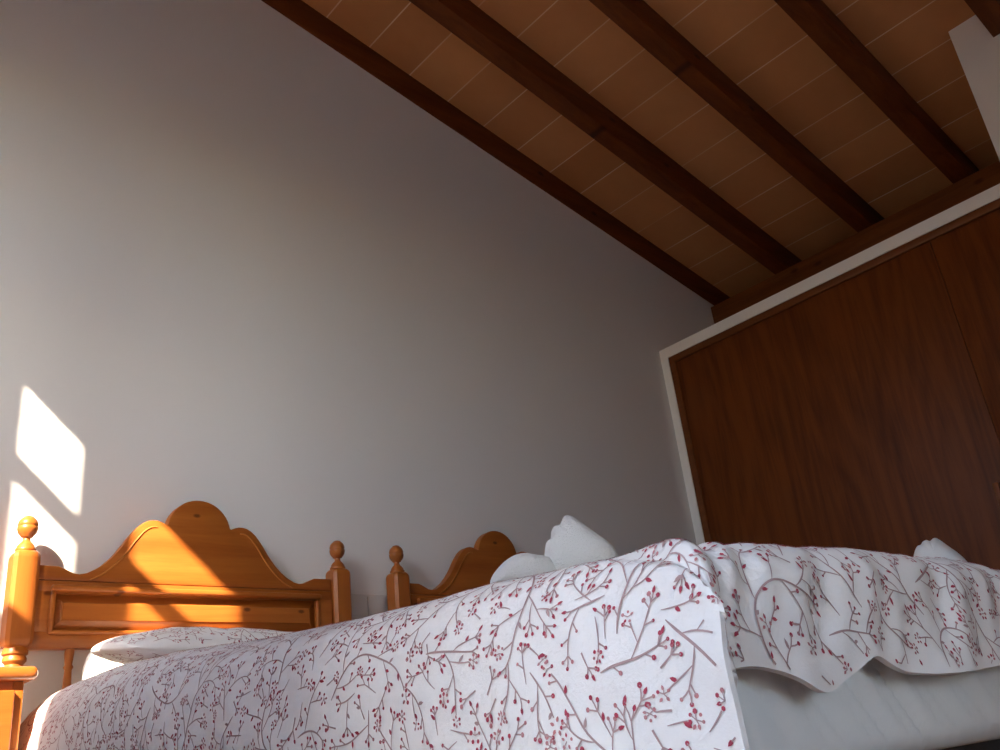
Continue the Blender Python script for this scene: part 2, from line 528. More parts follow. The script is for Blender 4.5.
# crest outline measured off the photo, relative to the bed's middle
half = [(0.445, 0.881), (0.385, 0.880), (0.365, 0.872), (0.347, 0.863), (0.331, 0.861), (0.312, 0.865), (0.290, 0.877),
        (0.268, 0.893), (0.249, 0.912), (0.235, 0.929), (0.222, 0.947), (0.208, 0.969), (0.194, 0.988), (0.181, 1.004),
        (0.167, 1.016), (0.153, 1.0235), (0.139, 1.0265), (0.125, 1.026), (0.112, 1.022), (0.1005, 1.017)]
RC = 0.0985
zc = 1.0
crown = [(RC * math.cos(a), zc + RC * math.sin(a)) for a in np.linspace(math.radians(11), math.radians(90), 12)]
hh = half + crown
outline = [(-x, z) for x, z in hh] + [(x, z) for x, z in hh[::-1][1:]]
full = [(BX + x, z) for x, z in outline] + [(BX + 0.445, 0.842), (BX - 0.445, 0.842)]
hb_y0, hb_y1 = -0.042, -0.074
bm = bmesh.new()
add_prism(bm, full, hb_y0, hb_y1, 0.004)
# frame round the recess
RX = 0.395
add_box(bm, BX - 0.445, BX + 0.445, hb_y1 - 0.001, hb_y0, 0.812, 0.8405, 0.002)
add_box(bm, BX - 0.445, BX + 0.445, hb_y1 - 0.001, hb_y0, 0.667, 0.712, 0.004)
add_box(bm, BX - 0.445, BX - RX, hb_y1 - 0.001, hb_y0, 0.710, 0.814, 0.001)
add_box(bm, BX + RX, BX + 0.445, hb_y1 - 0.001, hb_y0, 0.710, 0.814, 0.001)
head = bl(obj('headboard', bm, M['pine_x'], bed, 0.5))
# fielded panel sunk in the frame
bm = bmesh.new()
px0, px1, pz0, pz1 = BX - RX - 0.004, BX + RX + 0.004, 0.707, 0.818
def ring(y, ins):
    return [bm.verts.new(p) for p in ((px0 + ins, y, pz0 + ins), (px1 - ins, y, pz0 + ins), (px1 - ins, y, pz1 - ins), (px0 + ins, y, pz1 - ins))]
rs = [ring(-0.046, 0), ring(-0.056, 0), ring(-0.056, 0.010), ring(-0.068, 0.032), ring(-0.0705, 0.0335)]
for a, b in zip(rs, rs[1:]):
    for k in range(4):
        bm.faces.new((a[k], a[(k + 1) % 4], b[(k + 1) % 4], b[k]))
bm.faces.new(rs[-1]); bm.faces.new(rs[0][::-1])
obj('raised_panel', bm, M['pine_x'], head, 0.3)
# moulding over the panel: a strong bead on top, slim quarter rounds on the other sides
bm = bmesh.new()
add_box(bm, BX - RX - 0.006, BX + RX + 0.006, -0.089, -0.07, 0.812, 0.829, 0.006, 3)
add_box(bm, BX - RX - 0.006, BX - RX + 0.008, -0.080, -0.06, 0.704, 0.818, 0.005, 3)
add_box(bm, BX + RX - 0.008, BX + RX + 0.006, -0.080, -0.06, 0.704, 0.818, 0.005, 3)
add_box(bm, BX - RX - 0.006, BX + RX + 0.006, -0.080, -0.06, 0.702, 0.714, 0.005, 3)
obj('moulding', bm, M['pine_x'], head, 0.6)
# carved lines that follow the shoulders of the crest
for s in (-1, 1):
    pts = []
    for i in range(5, 18):
        (xa, za), (xb, zb), (xc, zc2) = hh[i - 1], hh[i], hh[i + 1]
        tx, tz = xc - xa, zc2 - za
        ln = math.hypot(tx, tz)
        nx, nz = -tz / ln, tx / ln                 # points into the board
        if nz > 0:
            nx, nz = -nx, -nz
        off = 0.021
        pts.append((BX + s * (xb + nx * off), hb_y1 - 0.0005, zb + nz * off))
    bm = bmesh.new()
    add_tube(bm, pts, 0.0022, 6)
    obj('carved_line', bm, M['pine_line'], head, 1.2)
# posts with turned finials
def post(px, py=-0.060, w=0.0325):
    bm = bmesh.new()
    b2 = bmesh.new()
    bmesh.ops.create_cube(b2, size=1.0)
    for v in b2.verts:
        v.co = Vector((px + v.co.x * 2 * w, py + v.co.y * 2 * w, 0.69 + (0.5 + v.co.z) * 0.207))
    vert = [e for e in b2.edges if abs(e.verts[0].co.z - e.verts[1].co.z) > 0.1]
    bmesh.ops.bevel(b2, geom=vert, offset=0.009, segments=1, affect='EDGES')
    merge(bm, b2)
    # shoulders that round the square off above and below
    def shoulder(z0, z1):
        prev = None
        for q in range(7):
            a = q / 6 * PI / 2
            r = w - 0.016 * (1 - math.cos(a))
            c = r - 0.009 * (1 - 0.3 * q / 6)
            z = z0 + (z1 - z0) * math.sin(a)
            pts8 = [(r, -c), (r, c), (c, r), (-c, r), (-r, c), (-r, -c), (-c, -r), (c, -r)]
            cur = [bm.verts.new((px + a_, py + b_, z)) for a_, b_ in pts8]
            if prev:
                for k in range(8):
                    bm.faces.new((prev[k], prev[(k + 1) % 8], cur[(k + 1) % 8], cur[k]))
            prev = cur
        bm.faces.new(prev)
    shoulder(0.897, 0.917)
    shoulder(0.69, 0.668)
    add_lathe(bm, [(0.026, 0.672), (0.030, 0.664), (0.030, 0.655), (0.025, 0.651), (0.028, 0.645), (0.028, 0.638), (0.021, 0.630),
                   (0.024, 0.60), (0.028, 0.54), (0.028, 0.50), (0.022, 0.47), (0.029, 0.46), (0.029, 0.45)][::-1], px, py)
    add_box(bm, px - w, px + w, py - w, py + w, 0.0, 0.455, 0.006)
    o = bl(obj('post', bm, M['pine_z'], bed, 0.55))
    bm = bmesh.new()
    prof = [(0.0235, 0.914), (0.0252, 0.918), (0.0252, 0.922), (0.0225, 0.925), (0.0215, 0.930), (0.0165, 0.937), (0.0108, 0.943),
            (0.0092, 0.948), (0.0094, 0.952), (0.0150, 0.9545), (0.0158, 0.957), (0.0195, 0.961), (0.0232, 0.967), (0.0250, 0.974),
            (0.0256, 0.980), (0.0238, 0.9815), (0.0240, 0.984), (0.0250, 0.986), (0.0244, 0.991), (0.0222, 0.998), (0.0180, 1.0035),
            (0.0150, 1.006), (0.0135, 1.0063), (0.0125, 1.009), (0.0070, 1.0115), (0.0, 1.012)]
    add_lathe(bm, prof, px, py, 32)
    obj('finial', bm, M['pine_z'], o, 1.0)
    return o
post(BX - 0.467)
post(BX + 0.481)
for k in range(7):
    sx = BX + (k - 3) * 0.1125
    bm = bmesh.new()
    add_lathe(bm, [(0.009, 0.40), (0.011, 0.45), (0.0125, 0.52), (0.0105, 0.58), (0.009, 0.615), (0.0125, 0.622), (0.009, 0.629),
                   (0.0105, 0.64), (0.012, 0.655), (0.012, 0.672)], sx, -0.06, 16)
    bl(obj('spindle', bm, M['pine_z'], bed, 1.0))
bl(box_obj('lower_rail', (BX - 0.445, BX + 0.445, -0.076, -0.044, 0.30, 0.405), M['pine_x'], bed, 0.004))
bl(box_obj('base', (BX - 0.43, BX + 0.43, -2.06, -0.10, 0.185, 0.248), M['base'], bed, 0.01))
for lx, ly in ((-0.38, -1.98), (0.38, -1.98), (-0.38, -0.5), (0.38, -0.5)):
    bm = bmesh.new()
    add_lathe(bm, [(0.022, 0.0), (0.026, 0.02), (0.03, 0.186)], BX + lx, ly, 16)
    bl(obj('leg', bm, M['base'], bed, 0.8))
BED_DX = 1.187
bed2 = copy_tree(bed)
bed2.location.x += BED_DX
bed2['label'] = 'pine single bed in shade with its headboard half hidden behind bedding'

# ------------------------------------------------------------------ noise in numpy
_perm = rng.permutation(512)
_perm = np.concatenate([_perm, _perm])
_gang = rng.random(512) * 2 * PI
def perlin(x, y, seed=0):
    x = np.asarray(x, float) + seed * 17.31
    y = np.asarray(y, float) + seed * 9.77
    xi = np.floor(x).astype(int); yi = np.floor(y).astype(int)
    xf, yf = x - xi, y - yi
    u = xf ** 3 * (xf * (xf * 6 - 15) + 10); v = yf ** 3 * (yf * (yf * 6 - 15) + 10)
    def g(ix, iy, dx, dy):
        a = _gang[_perm[(_perm[ix % 512] + iy) % 512]]
        return np.cos(a) * dx + np.sin(a) * dy
    n00 = g(xi, yi, xf, yf); n10 = g(xi + 1, yi, xf - 1, yf)
    n01 = g(xi, yi + 1, xf, yf - 1); n11 = g(xi + 1, yi + 1, xf - 1, yf - 1)
    a = n00 + u * (n10 - n00); b = n01 + u * (n11 - n01)
    return (a + v * (b - a)) * 1.4
def sstep(a, b, x):
    t = np.clip((np.asarray(x, float) - a) / (b - a), 0, 1)
    return t * t * (3 - 2 * t)

# ------------------------------------------------------------------ floral print
class Print:
    """vines, buds and berries drawn in cloth coordinates (metres), later laid on a surface"""
    def __init__(self, w, h, seed, cell=0.0049):
        self.r = random.Random(seed)
        self.w, self.h, self.cell = w, h, cell
        self.occ = np.zeros((int(w / cell) + 2, int(h / cell) + 2), bool)
        self.poly = {1: [], 2: [], 3: []}
    def _c(self, x, y): return int(x / self.cell), int(y / self.cell)
    def free(self, x, y, rad=1):
        if not (0.004 < x < self.w - 0.004 and 0.004 < y < self.h - 0.004):
            return False
        i, j = self._c(x, y)
        return not self.occ[max(0, i - rad):i + rad + 1, max(0, j - rad):j + rad + 1].any()
    def mark(self, x, y):
        i, j = self._c(x, y)
        self.occ[i, j] = True
    def line(self, pts, w0, w1, m=1):
        n = len(pts)
        L_, R_ = [], []
        for k, (x, y) in enumerate(pts):
            xa, ya = pts[max(0, k - 1)]; xb, yb = pts[min(n - 1, k + 1)]
            d = math.hypot(xb - xa, yb - ya) or 1
            nx, ny = -(yb - ya) / d, (xb - xa) / d
            w = (w0 + (w1 - w0) * k / max(1, n - 1)) / 2 * (min(1.0, 0.35 + 0.25 * k) if n > 4 else 1.0)
            L_.append((x + nx * w, y + ny * w)); R_.append((x - nx * w, y - ny * w))
        for k in range(n - 1):
            self.poly[m].append([L_[k], R_[k], R_[k + 1], L_[k + 1]])
    def dot(self, x, y, r, m=2, n=7):
        a0 = self.r.random() * 6
        self.poly[m].append([(x + r * math.cos(a0 + 2 * PI * k / n), y + r * math.sin(a0 + 2 * PI * k / n)) for k in range(n)])
        self.mark(x, y)
    def leaf(self, x, y, a, l, w, m=2):
        ca, sa = math.cos(a), math.sin(a)
        pts = [(0, 0), (l * 0.3, w * 0.5), (l * 0.65, w * 0.45), (l, 0), (l * 0.65, -w * 0.45), (l * 0.3, -w * 0.5)]
        self.poly[m].append([(x + ca * p - sa * q, y + sa * p + ca * q) for p, q in pts])
        self.mark(x + ca * l * 0.6, y + sa * l * 0.6)
    def rosette(self, x, y, a):
        r = self.r
        R = r.uniform(0.0056, 0.0080)
        cx, cy = x + math.cos(a) * R, y + math.sin(a) * R
        n = r.choice((5, 6, 7))
        for k in range(n):
            b = 2 * PI * k / n + r.uniform(-0.1, 0.1)
            m = 2 if r.random() < 0.45 else 3
            q = R * r.uniform(0.72, 1.0)
            if r.random() < 0.5:
                self.dot(cx + math.cos(b) * q, cy + math.sin(b) * q, R * r.uniform(0.22, 0.32), m, 6)
            else:
                self.leaf(cx + math.cos(b) * q * 0.5, cy + math.sin(b) * q * 0.5, b + r.uniform(-0.4, 0.4), R * 0.7, R * 0.4, m)
            if r.random() < 0.5:
                self.line([(cx, cy), (cx + math.cos(b) * q, cy + math.sin(b) * q)], 0.0011, 0.0009)
    def berries(self, x, y, a):
        r = self.r
        for da in ((-0.75, 0, 0.75) if r.random() < 0.7 else (-0.45, 0.45)):
            l = r.uniform(0.007, 0.013)
            b = a + da + r.uniform(-0.15, 0.15)
            ex, ey = x + math.cos(b) * l, y + math.sin(b) * l
            self.line([(x, y), ((x + ex) / 2, (y + ey) / 2 + 0.0006), (ex, ey)], 0.0016, 0.0013)
            if r.random() < 0.65:
                self.dot(ex, ey, r.uniform(0.0017, 0.0026), 2 if r.random() < 0.75 else 3)
            else:
                self.leaf(ex - math.cos(b) * 0.002, ey - math.sin(b) * 0.002, b, r.uniform(0.006, 0.009), 0.0034, 2)
    def stem(self, x, y, a, length, width, depth, curl):
        r = self.r
        step = 0.005
        pts = [(x, y)]
        n = int(length / step)
        k = curl
        side = 1 if r.random() < 0.5 else -1
        since = 0
        kids = []
        for i in range(n):
            k += r.uniform(-9, 9)
            k = max(-24, min(24, k))
            a += k * step
            x2, y2 = x + math.cos(a) * step, y + math.sin(a) * step
            x3, y3 = x + math.cos(a) * step * 2.6, y + math.sin(a) * step * 2.6
            if not self.free(x3, y3, 1) and i > 1:
                break
            if not (0.004 < x2 < self.w - 0.004 and 0.004 < y2 < self.h - 0.004):
                break
            x, y = x2, y2
            pts.append((x, y))
            since += step
            if since > (0.014 if depth == 0 else 0.010) and r.random() < 0.8:
                kids.append((x, y, a + side * r.uniform(0.6, 1.05), side))
                side = -side
                since = 0
        if len(pts) < 4:
            return False
        self.line(pts, width, width * 0.65)
        for p in pts[:-1]:
            self.mark(*p)
        for (kx, ky, ka, ks) in kids:
            if depth < 2 and r.random() < (0.85 if depth == 0 else 0.55):
                ex, ey = kx + math.cos(ka) * 0.02, ky + math.sin(ka) * 0.02
                if self.free(ex, ey, 1) and self.stem(kx, ky, ka, r.uniform(0.03, 0.075) if depth == 0 else r.uniform(0.02, 0.035),
                                                      0.0020, depth + 1, ks * r.uniform(-14, 14)):
                    continue
            ex, ey = kx + math.cos(ka) * 0.010, ky + math.sin(ka) * 0.010
            if self.free(ex, ey, 0):
                q = r.random()
                if q < 0.6:
                    self.line([(kx, ky), (ex, ey)], 0.0016, 0.0013)
                    self.dot(ex, ey, r.uniform(0.0016, 0.0024), 2 if r.random() < 0.75 else 3)
                else:
                    self.leaf(kx, ky, ka, r.uniform(0.007, 0.011), 0.0036, 2 if q < 0.85 else 1)
        if r.random() < 0.62:
            self.berries(x, y, a)
        else:
            self.rosette(x, y, a)
        return True
    def fill(self):
        r = self.r
        area = self.w * self.h
        for length, width, tries in ((0.22, 0.0027, int(area * 600)), (0.10, 0.0023, int(area * 2500)), (0.035, 0.0019, int(area * 9000))):
            for _ in range(tries):
                x, y = r.uniform(0, self.w), r.uniform(0, self.h)
                if self.free(x, y, 2 if length > 0.06 else 1):
                    self.stem(x, y, r.uniform(0, 2 * PI), length * r.uniform(0.6, 1.1), width, 0 if length > 0.06 else 1, r.uniform(-8, 8))
        return self

def lay_print(surf, pr, sign=1.0, lift=0.0011, keep=None, origin=(0, 0), dens=1.0, sgn=1.0):
    """map the print's polygons onto the surface: returns verts, faces, material slots"""
    V, Fc, Ms = [], [], []
    base = 0
    for m, polys in pr.poly.items():
        for p in polys:
            if dens < 1.0 and pr.r.random() > dens:
                continue
            V.extend(p)
            Fc.append(list(range(base, base + len(p))))
            Ms.append(m)
            base += len(p)
    uv = np.array(V) + np.array(origin)
    P, Nn = surf_eval(surf, uv[:, 0], uv[:, 1], 0.002, sgn)
    P = P + Nn * lift
    if keep is not None:
        ok = keep(uv[:, 0], uv[:, 1])
        sel = [i for i, f in enumerate(Fc) if all(ok[j] for j in f)]
        Fc = [Fc[i] for i in sel]; Ms = [Ms[i] for i in sel]
    return P, Fc, Ms

def surf_eval(surf, u, v, e=0.002, sgn=1.0):
    P = surf(u, v)
    du = surf(u + e, v) - surf(u - e, v)
    dv = surf(u, v + e) - surf(u, v - e)
    n = np.cross(du, dv)
    n /= -(np.linalg.norm(n, axis=1, keepdims=True) + 1e-12) * sgn
    return P, n

def grid_mesh(surf, u0, u1, v0, v1, nu, nv, keep=None, thick=0.0, flip=False):
    us = np.linspace(u0, u1, nu); vs = np.linspace(v0, v1, nv)
    U, Vv = np.meshgrid(us, vs, indexing='ij')
    P, n = surf_eval(surf, U.ravel(), Vv.ravel())
    idx = np.arange(nu * nv).reshape(nu, nv)
    q = np.stack([idx[:-1, :-1], idx[1:, :-1], idx[1:, 1:], idx[:-1, 1:]], -1).reshape(-1, 4)
    if keep is not None:
        uc = (U[:-1, :-1] + U[1:, 1:]).ravel() / 2; vc = (Vv[:-1, :-1] + Vv[1:, 1:]).ravel() / 2
        q = q[keep(uc, vc)]
    faces = q.tolist()
    verts = P
    if thick > 0:
        nn = len(P)
        verts = np.concatenate([P, P - n * thick])
        faces = faces + (q[:, ::-1] + nn).tolist()
        ed = {}
        for f in q.tolist():
            for a, b in zip(f, f[1:] + f[:1]):
                if (b, a) in ed:
                    del ed[(b, a)]
                else:
                    ed[(a, b)] = 1
        for (a, b) in ed:
            faces.append([b, a, a + nn, b + nn])
    return verts, faces

def build(name, parts, mats, parent=None, loc=None):
    """parts: (verts, faces, slots or slot)"""
    V, Fc, Ms = [], [], []
    o = 0
    for v, f, m in parts:
        V.append(v)
        Fc.extend([[i + o for i in ff] for ff in f])
        Ms.extend(m if isinstance(m, list) else [m] * len(f))
        o += len(v)
    V = np.concatenate(V)
    used = np.zeros(len(V), bool)
    for f in Fc:
        used[f] = True
    remap = np.cumsum(used) - 1
    V = V[used]
    Fc = [[int(remap[i]) for i in f] for f in Fc]
    me = bpy.data.meshes.new(name)
    me.from_pydata(V.tolist(), [], Fc)
    me.polygons.foreach_set('material_index', np.array(Ms, dtype=np.int32))
    me.polygons.foreach_set('use_smooth', np.ones(len(Fc), dtype=bool))
    me.update()
    return link_mesh(name, me, mats, parent, None, loc)

# ------------------------------------------------------------------ duvet
_prof = np.array([(0.618, -0.37), (0.604, -0.30), (0.597, -0.22), (0.594, -0.14), (0.597, -0.09), (0.606, -0.050), (0.626, -0.018),
                  (0.660, 0.002), (0.72, 0.018), (0.85, 0.036), (1.0, 0.047), (BX, 0.050)])
_prof = np.concatenate([_prof, np.array([(2 * BX - x, z) for x, z in _prof[::-1][1:]])])
def _catmull(P, n=12):
    out = []
    Q = np.concatenate([[2 * P[0] - P[1]], P, [2 * P[-1] - P[-2]]])
    for i in range(1, len(Q) - 2):
        for t in np.linspace(0, 1, n, endpoint=False):
            a, b, c, d = Q[i - 1], Q[i], Q[i + 1], Q[i + 2]
            out.append(0.5 * ((2 * b) + (-a + c) * t + (2 * a - 5 * b + 4 * c - d) * t * t + (-a + 3 * b - 3 * c + d) * t ** 3))
    out.append(P[-1])
    return np.array(out)
_pc = _catmull(_prof)
_pl = np.concatenate([[0], np.cumsum(np.hypot(*np.diff(_pc, axis=0).T))])
DW = _pl[-1]
T_EDGE = float(np.interp(-0.075, _pc[:len(_pc) // 2, 1], _pl[:len(_pc) // 2]))   # where the foot flap begins
_zs_y = np.array([-2.6, -2.15, -2.08, -1.9, -1.7, -1.5, -1.26, -1.12, -0.9, -0.7, -0.46, -0.25, -0.1, 0.2])
_zs_z = np.array([0.438, 0.440, 0.446, 0.456, 0.460, 0.468, 0.484, 0.496, 0.514, 0.525, 0.531, 0.524, 0.50, 0.49])
Y_HEAD, Y_FOOT, R_FOOT = -0.24, -2.095, 0.06
S_FOOT = Y_HEAD - Y_FOOT                  # cloth length at which the cloth turns down over the foot
S_ARC = R_FOOT * PI / 2
FLAP_END = S_FOOT + 0.090
HEM_DROP = 0.085
DL = S_FOOT + S_ARC + HEM_DROP + 0.04
CREASES = [  # (t, s, t, s, depth, width) folds drawn into the corner
    (T_EDGE + 0.035, S_FOOT + 0.13, T_EDGE + 0.12, S_FOOT - 0.10, 0.018, 0.012),
    (T_EDGE + 0.08, S_FOOT + 0.13, T_EDGE + 0.18, S_FOOT - 0.06, 0.014, 0.012),
    (T_EDGE + 0.10, S_FOOT + 0.14, T_EDGE + 0.20, S_FOOT + 0.00, 0.012, 0.014),
    (T_EDGE + 0.22, S_FOOT + 0.15, T_EDGE + 0.33, S_FOOT + 0.03, 0.012, 0.018),
    (T_EDGE + 0.36, S_FOOT + 0.15, T_EDGE + 0.45, S_FOOT + 0.02, 0.010, 0.016),
    (T_EDGE + 0.50, S_FOOT + 0.15, T_EDGE + 0.62, S_FOOT + 0.00, 0.012, 0.018),
    (T_EDGE + 0.66, S_FOOT + 0.15, T_EDGE + 0.75, S_FOOT + 0.02, 0.010, 0.016),
    (T_EDGE - 0.10, 0.20, T_EDGE - 0.14, 0.52, 0.010, 0.020),
    (T_EDGE - 0.20, 0.12, T_EDGE - 0.22, 0.40, 0.012, 0.018),
]
def duvet(t, s, mode=None):
    t = np.asarray(t, float); s = np.asarray(s, float)
    x = np.interp(t, _pl, _pc[:, 0]); dz = np.interp(t, _pl, _pc[:, 1])
    # beyond the two ends carry straight on
    lin = np.clip(s, -1, S_FOOT)
    # the head edge of the cloth runs aslant: the flap reaches nearer the headboard than the top
    slant = 0.30 * sstep(T_EDGE - 0.05, T_EDGE + 0.12, t) * (1 - sstep(0.0, 0.75, s))
    y = Y_HEAD - lin - slant
    zs = np.interp(y, _zs_y, _zs_z)
    over = np.clip(s - S_FOOT, 0, None)
    if mode is None:
        flapm = ((t < T_EDGE) | (t > DW - T_EDGE)).astype(float)   # 1 on the hanging side flaps
    else:
        flapm = np.asarray(mode, float)
    # next to the slit the cloth runs on a little before it turns down
    delay = 0.080 * np.exp(-(np.minimum(np.abs(t - T_EDGE), np.abs(DW - T_EDGE - t)) / 0.055) ** 2)
    ov2 = np.clip(over - delay, 0, None)
    ang = np.clip(ov2 / R_FOOT, 0, PI / 2)
    fy = -R_FOOT * np.sin(ang) - 0.10 * np.clip(ov2 - S_ARC, 0, None) - np.minimum(over, delay)
    fz = -R_FOOT * (1 - np.cos(ang)) - np.clip(ov2 - S_ARC, 0, None)
    dz = np.where(dz > 0, dz * (0.35 + 0.65 * sstep(-2.05, -1.5, y)), dz)
    z = zs + dz + (1 - flapm) * fz
    y = y + (1 - flapm) * fy + flapm * (-over)
    # long puffy swell over the foot edge
    # the foot flap is tucked in behind the end of the side flap
    tuck = (1 - flapm) * np.exp(-((t - T_EDGE) / 0.05) ** 2) * sstep(0.01, 0.07, ov2)
    x = x + tuck * 0.040
    y = y + tuck * 0.085
    # wrinkles
    foot = sstep(-0.01, 0.12, s - S_FOOT) * sstep(0.0, 0.06, t - T_EDGE) * sstep(0.0, 0.06, DW - T_EDGE - t)
    side = 1 - sstep(T_EDGE - 0.06, T_EDGE, t)
    n = 0.005 * perlin(t * 3.1, s * 2.2, 1) + 0.003 * perlin(t * 9, s * 6.5, 2) + 0.0016 * perlin(t * 24, s * 19, 3)
    n = n + side * (0.009 * perlin(s * 4.2, t * 1.3, 4) + 0.004 * perlin(s * 10 + t * 2.5, t * 2.2, 5))
    n = n + foot * (0.008 * perlin(t * 7 + s * 4.5, s * 2.5 - t * 1.0, 6) + 0.0045 * perlin(t * 17 + s * 9, s * 6, 7))
    for (ta, sa, tb, sb, dep, wid) in CREASES:
        dx, dy = tb - ta, sb - sa
        ln2 = dx * dx + dy * dy
        q = np.clip(((t - ta) * dx + (s - sa) * dy) / ln2, 0, 1)
        d = np.hypot(t - ta - q * dx, s - sa - q * dy)
        taper = np.minimum(1.0, (1 - q) * 2.2) * np.minimum(1, 0.3 + 3 * q)
        fm = 0.8
        n = n - 0.6 * dep * taper * fm * (np.exp(-(d / wid) ** 2) - 0.45 * np.exp(-((d - 1.9 * wid) / wid) ** 2))
    # direction of the wrinkle relief: out of the profile, turning to face the foot
    pn = np.interp(t, _pl, np.gradient(_pc[:, 1], _pl)); pt = np.interp(t, _pl, np.gradient(_pc[:, 0], _pl))
    nx, nz = -pn, pt
    ca = np.cos(ang * (1 - flapm)); sa_ = np.sin(ang * (1 - flapm))
    P = np.stack([x + n * nx, y - n * sa_ * np.abs(nz), z + n * nz * ca], -1)
    # the head end is thick and rolls over, the hem of the side flap waves a little
    return P
def hem_z(t):
    """height of the foot flap's hem: wavy, bunched next to the side flap"""
    q = t - T_EDGE
    return (0.322 + 0.006 * np.sin(q * 9.0 + 0.6) + 0.006 * np.sin(q * 21.0) * np.exp(-(q / 0.35) ** 2)
            - 0.016 * np.exp(-((q - 0.215) / 0.04) ** 2) + 0.014 * np.exp(-((q - 0.325) / 0.035) ** 2) - 0.014 * np.exp(-(q / 0.08) ** 2))
def hem_s(t):
    """cloth length at which the foot flap ends"""
    t = np.asarray(t, float)
    dz = np.interp(t, _pl, _pc[:, 1])
    top = np.interp(Y_FOOT, _zs_y, _zs_z) + np.where(dz > 0, dz * 0.35, dz)
    delay = 0.080 * np.exp(-(np.minimum(np.abs(t - T_EDGE), np.abs(DW - T_EDGE - t)) / 0.055) ** 2)
    return delay + S_FOOT + S_ARC + np.maximum(0.012, top - R_FOOT - hem_z(t))
def keep_duvet(t, s):
    side = (t < T_EDGE) | (t > DW - T_EDGE)
    return np.where(side, s < FLAP_END, s < hem_s(t))
def duvet_mesh(thick):
    tl = np.linspace(0, T_EDGE, 42)
    tm = np.linspace(T_EDGE, DW - T_EDGE, 150)
    ta = np.concatenate([tl[:-1], tm, (DW - tl)[::-1][1:]])
    s1 = S_FOOT - 0.02
    sa = np.linspace(0, s1, 190)
    cells, UV, ids = [], [], {}
    def block(tt, rows, first=None, mode=0.0):
        """rows: list of arrays of s per column; first: vertex ids of a row already made"""
        prev = first
        out = []
        for r_ in rows:
            cur = np.arange(len(UV_t), len(UV_t) + len(tt))
            UV_m.extend([mode] * len(tt)); UV_t.extend(tt.tolist()); UV_s.extend(np.broadcast_to(r_, tt.shape).tolist())
            if prev is not None:
                for k in range(len(tt) - 1):
                    out.append([prev[k], prev[k + 1], cur[k + 1], cur[k]])
            prev = cur
        cells.extend(out)
        return prev
    UV_t, UV_s, UV_m = [], [], []
    last = block(ta, [np.full(len(ta), s_) for s_ in sa])
    nl_ = len(tl)
    m = 12
    block(tl, [s1 + (FLAP_END - s1) * k / m for k in range(1, m + 1)], last[:nl_], 1.0)
    m = 30
    hs = hem_s(tm)
    block(tm, [s1 + (hs - s1) * k / m for k in range(1, m + 1)], last[nl_ - 1:nl_ - 1 + len(tm)])
    tr = (DW - tl)[::-1]
    m = 12
    block(tr, [s1 + (FLAP_END - s1) * k / m for k in range(1, m + 1)], last[nl_ - 2 + len(tm):], 1.0)
    P, n = surf_eval(lambda a_, b_: duvet(a_, b_, UV_m), np.array(UV_t), np.array(UV_s))
    q = np.array(cells)
    nn = len(P)
    # swell: the inner skin lies a little deeper, the rim is rounded by a middle line
    rimmid = P - n * thick * 0.5
    verts = np.concatenate([P, P - n * thick])
    faces = cells + (q[:, ::-1] + nn).tolist()
    ed = {}
    for f in cells:
        for a, b in zip(f, f[1:] + f[:1]):
            a, b = int(a), int(b)
            if (b, a) in ed:
                del ed[(b, a)]
            else:
                ed[(a, b)] = 1
    for (a, b) in ed:
        faces.append([b, a, a + nn, b + nn])
    return verts, [[int(i) for i in f] for f in faces]
v1, f1 = duvet_mesh(0.006)
pr = Print(DW, DL + 0.05, 5).fill()
def keep_print(t, s):
    side = (t < T_EDGE - 0.002) | (t > DW - T_EDGE)
    return np.where(side, s < FLAP_END - 0.004, s < hem_s(t) - 0.003) & (s > 0.004) & ((np.abs(t - T_EDGE) > 0.004) | (s < S_FOOT + 0.055))
v2, f2, m2 = lay_print(duvet, pr, keep=keep_print)
# white binding round the hem of the foot flap and of the side flap's end
pos = rng  # (kept for repeatable streams)
duv = build('duvet', [(v1, f1, 0), (v2, f2, m2)], [M['cloth'], M['vine'], M['berry'], M['bud']])
duv.data.set_sharp_from_angle(angle=1.1)
tag(duv, 'white duvet with red sprig print hanging over the near bed', 'duvet', 'sprig printed duvets')
duv2 = duv.copy()
COL.objects.link(duv2)
duv2.location.x += BED_DX
duv2['label'] = 'red sprig printed duvet on the bed nearer the wardrobe, mostly hidden'

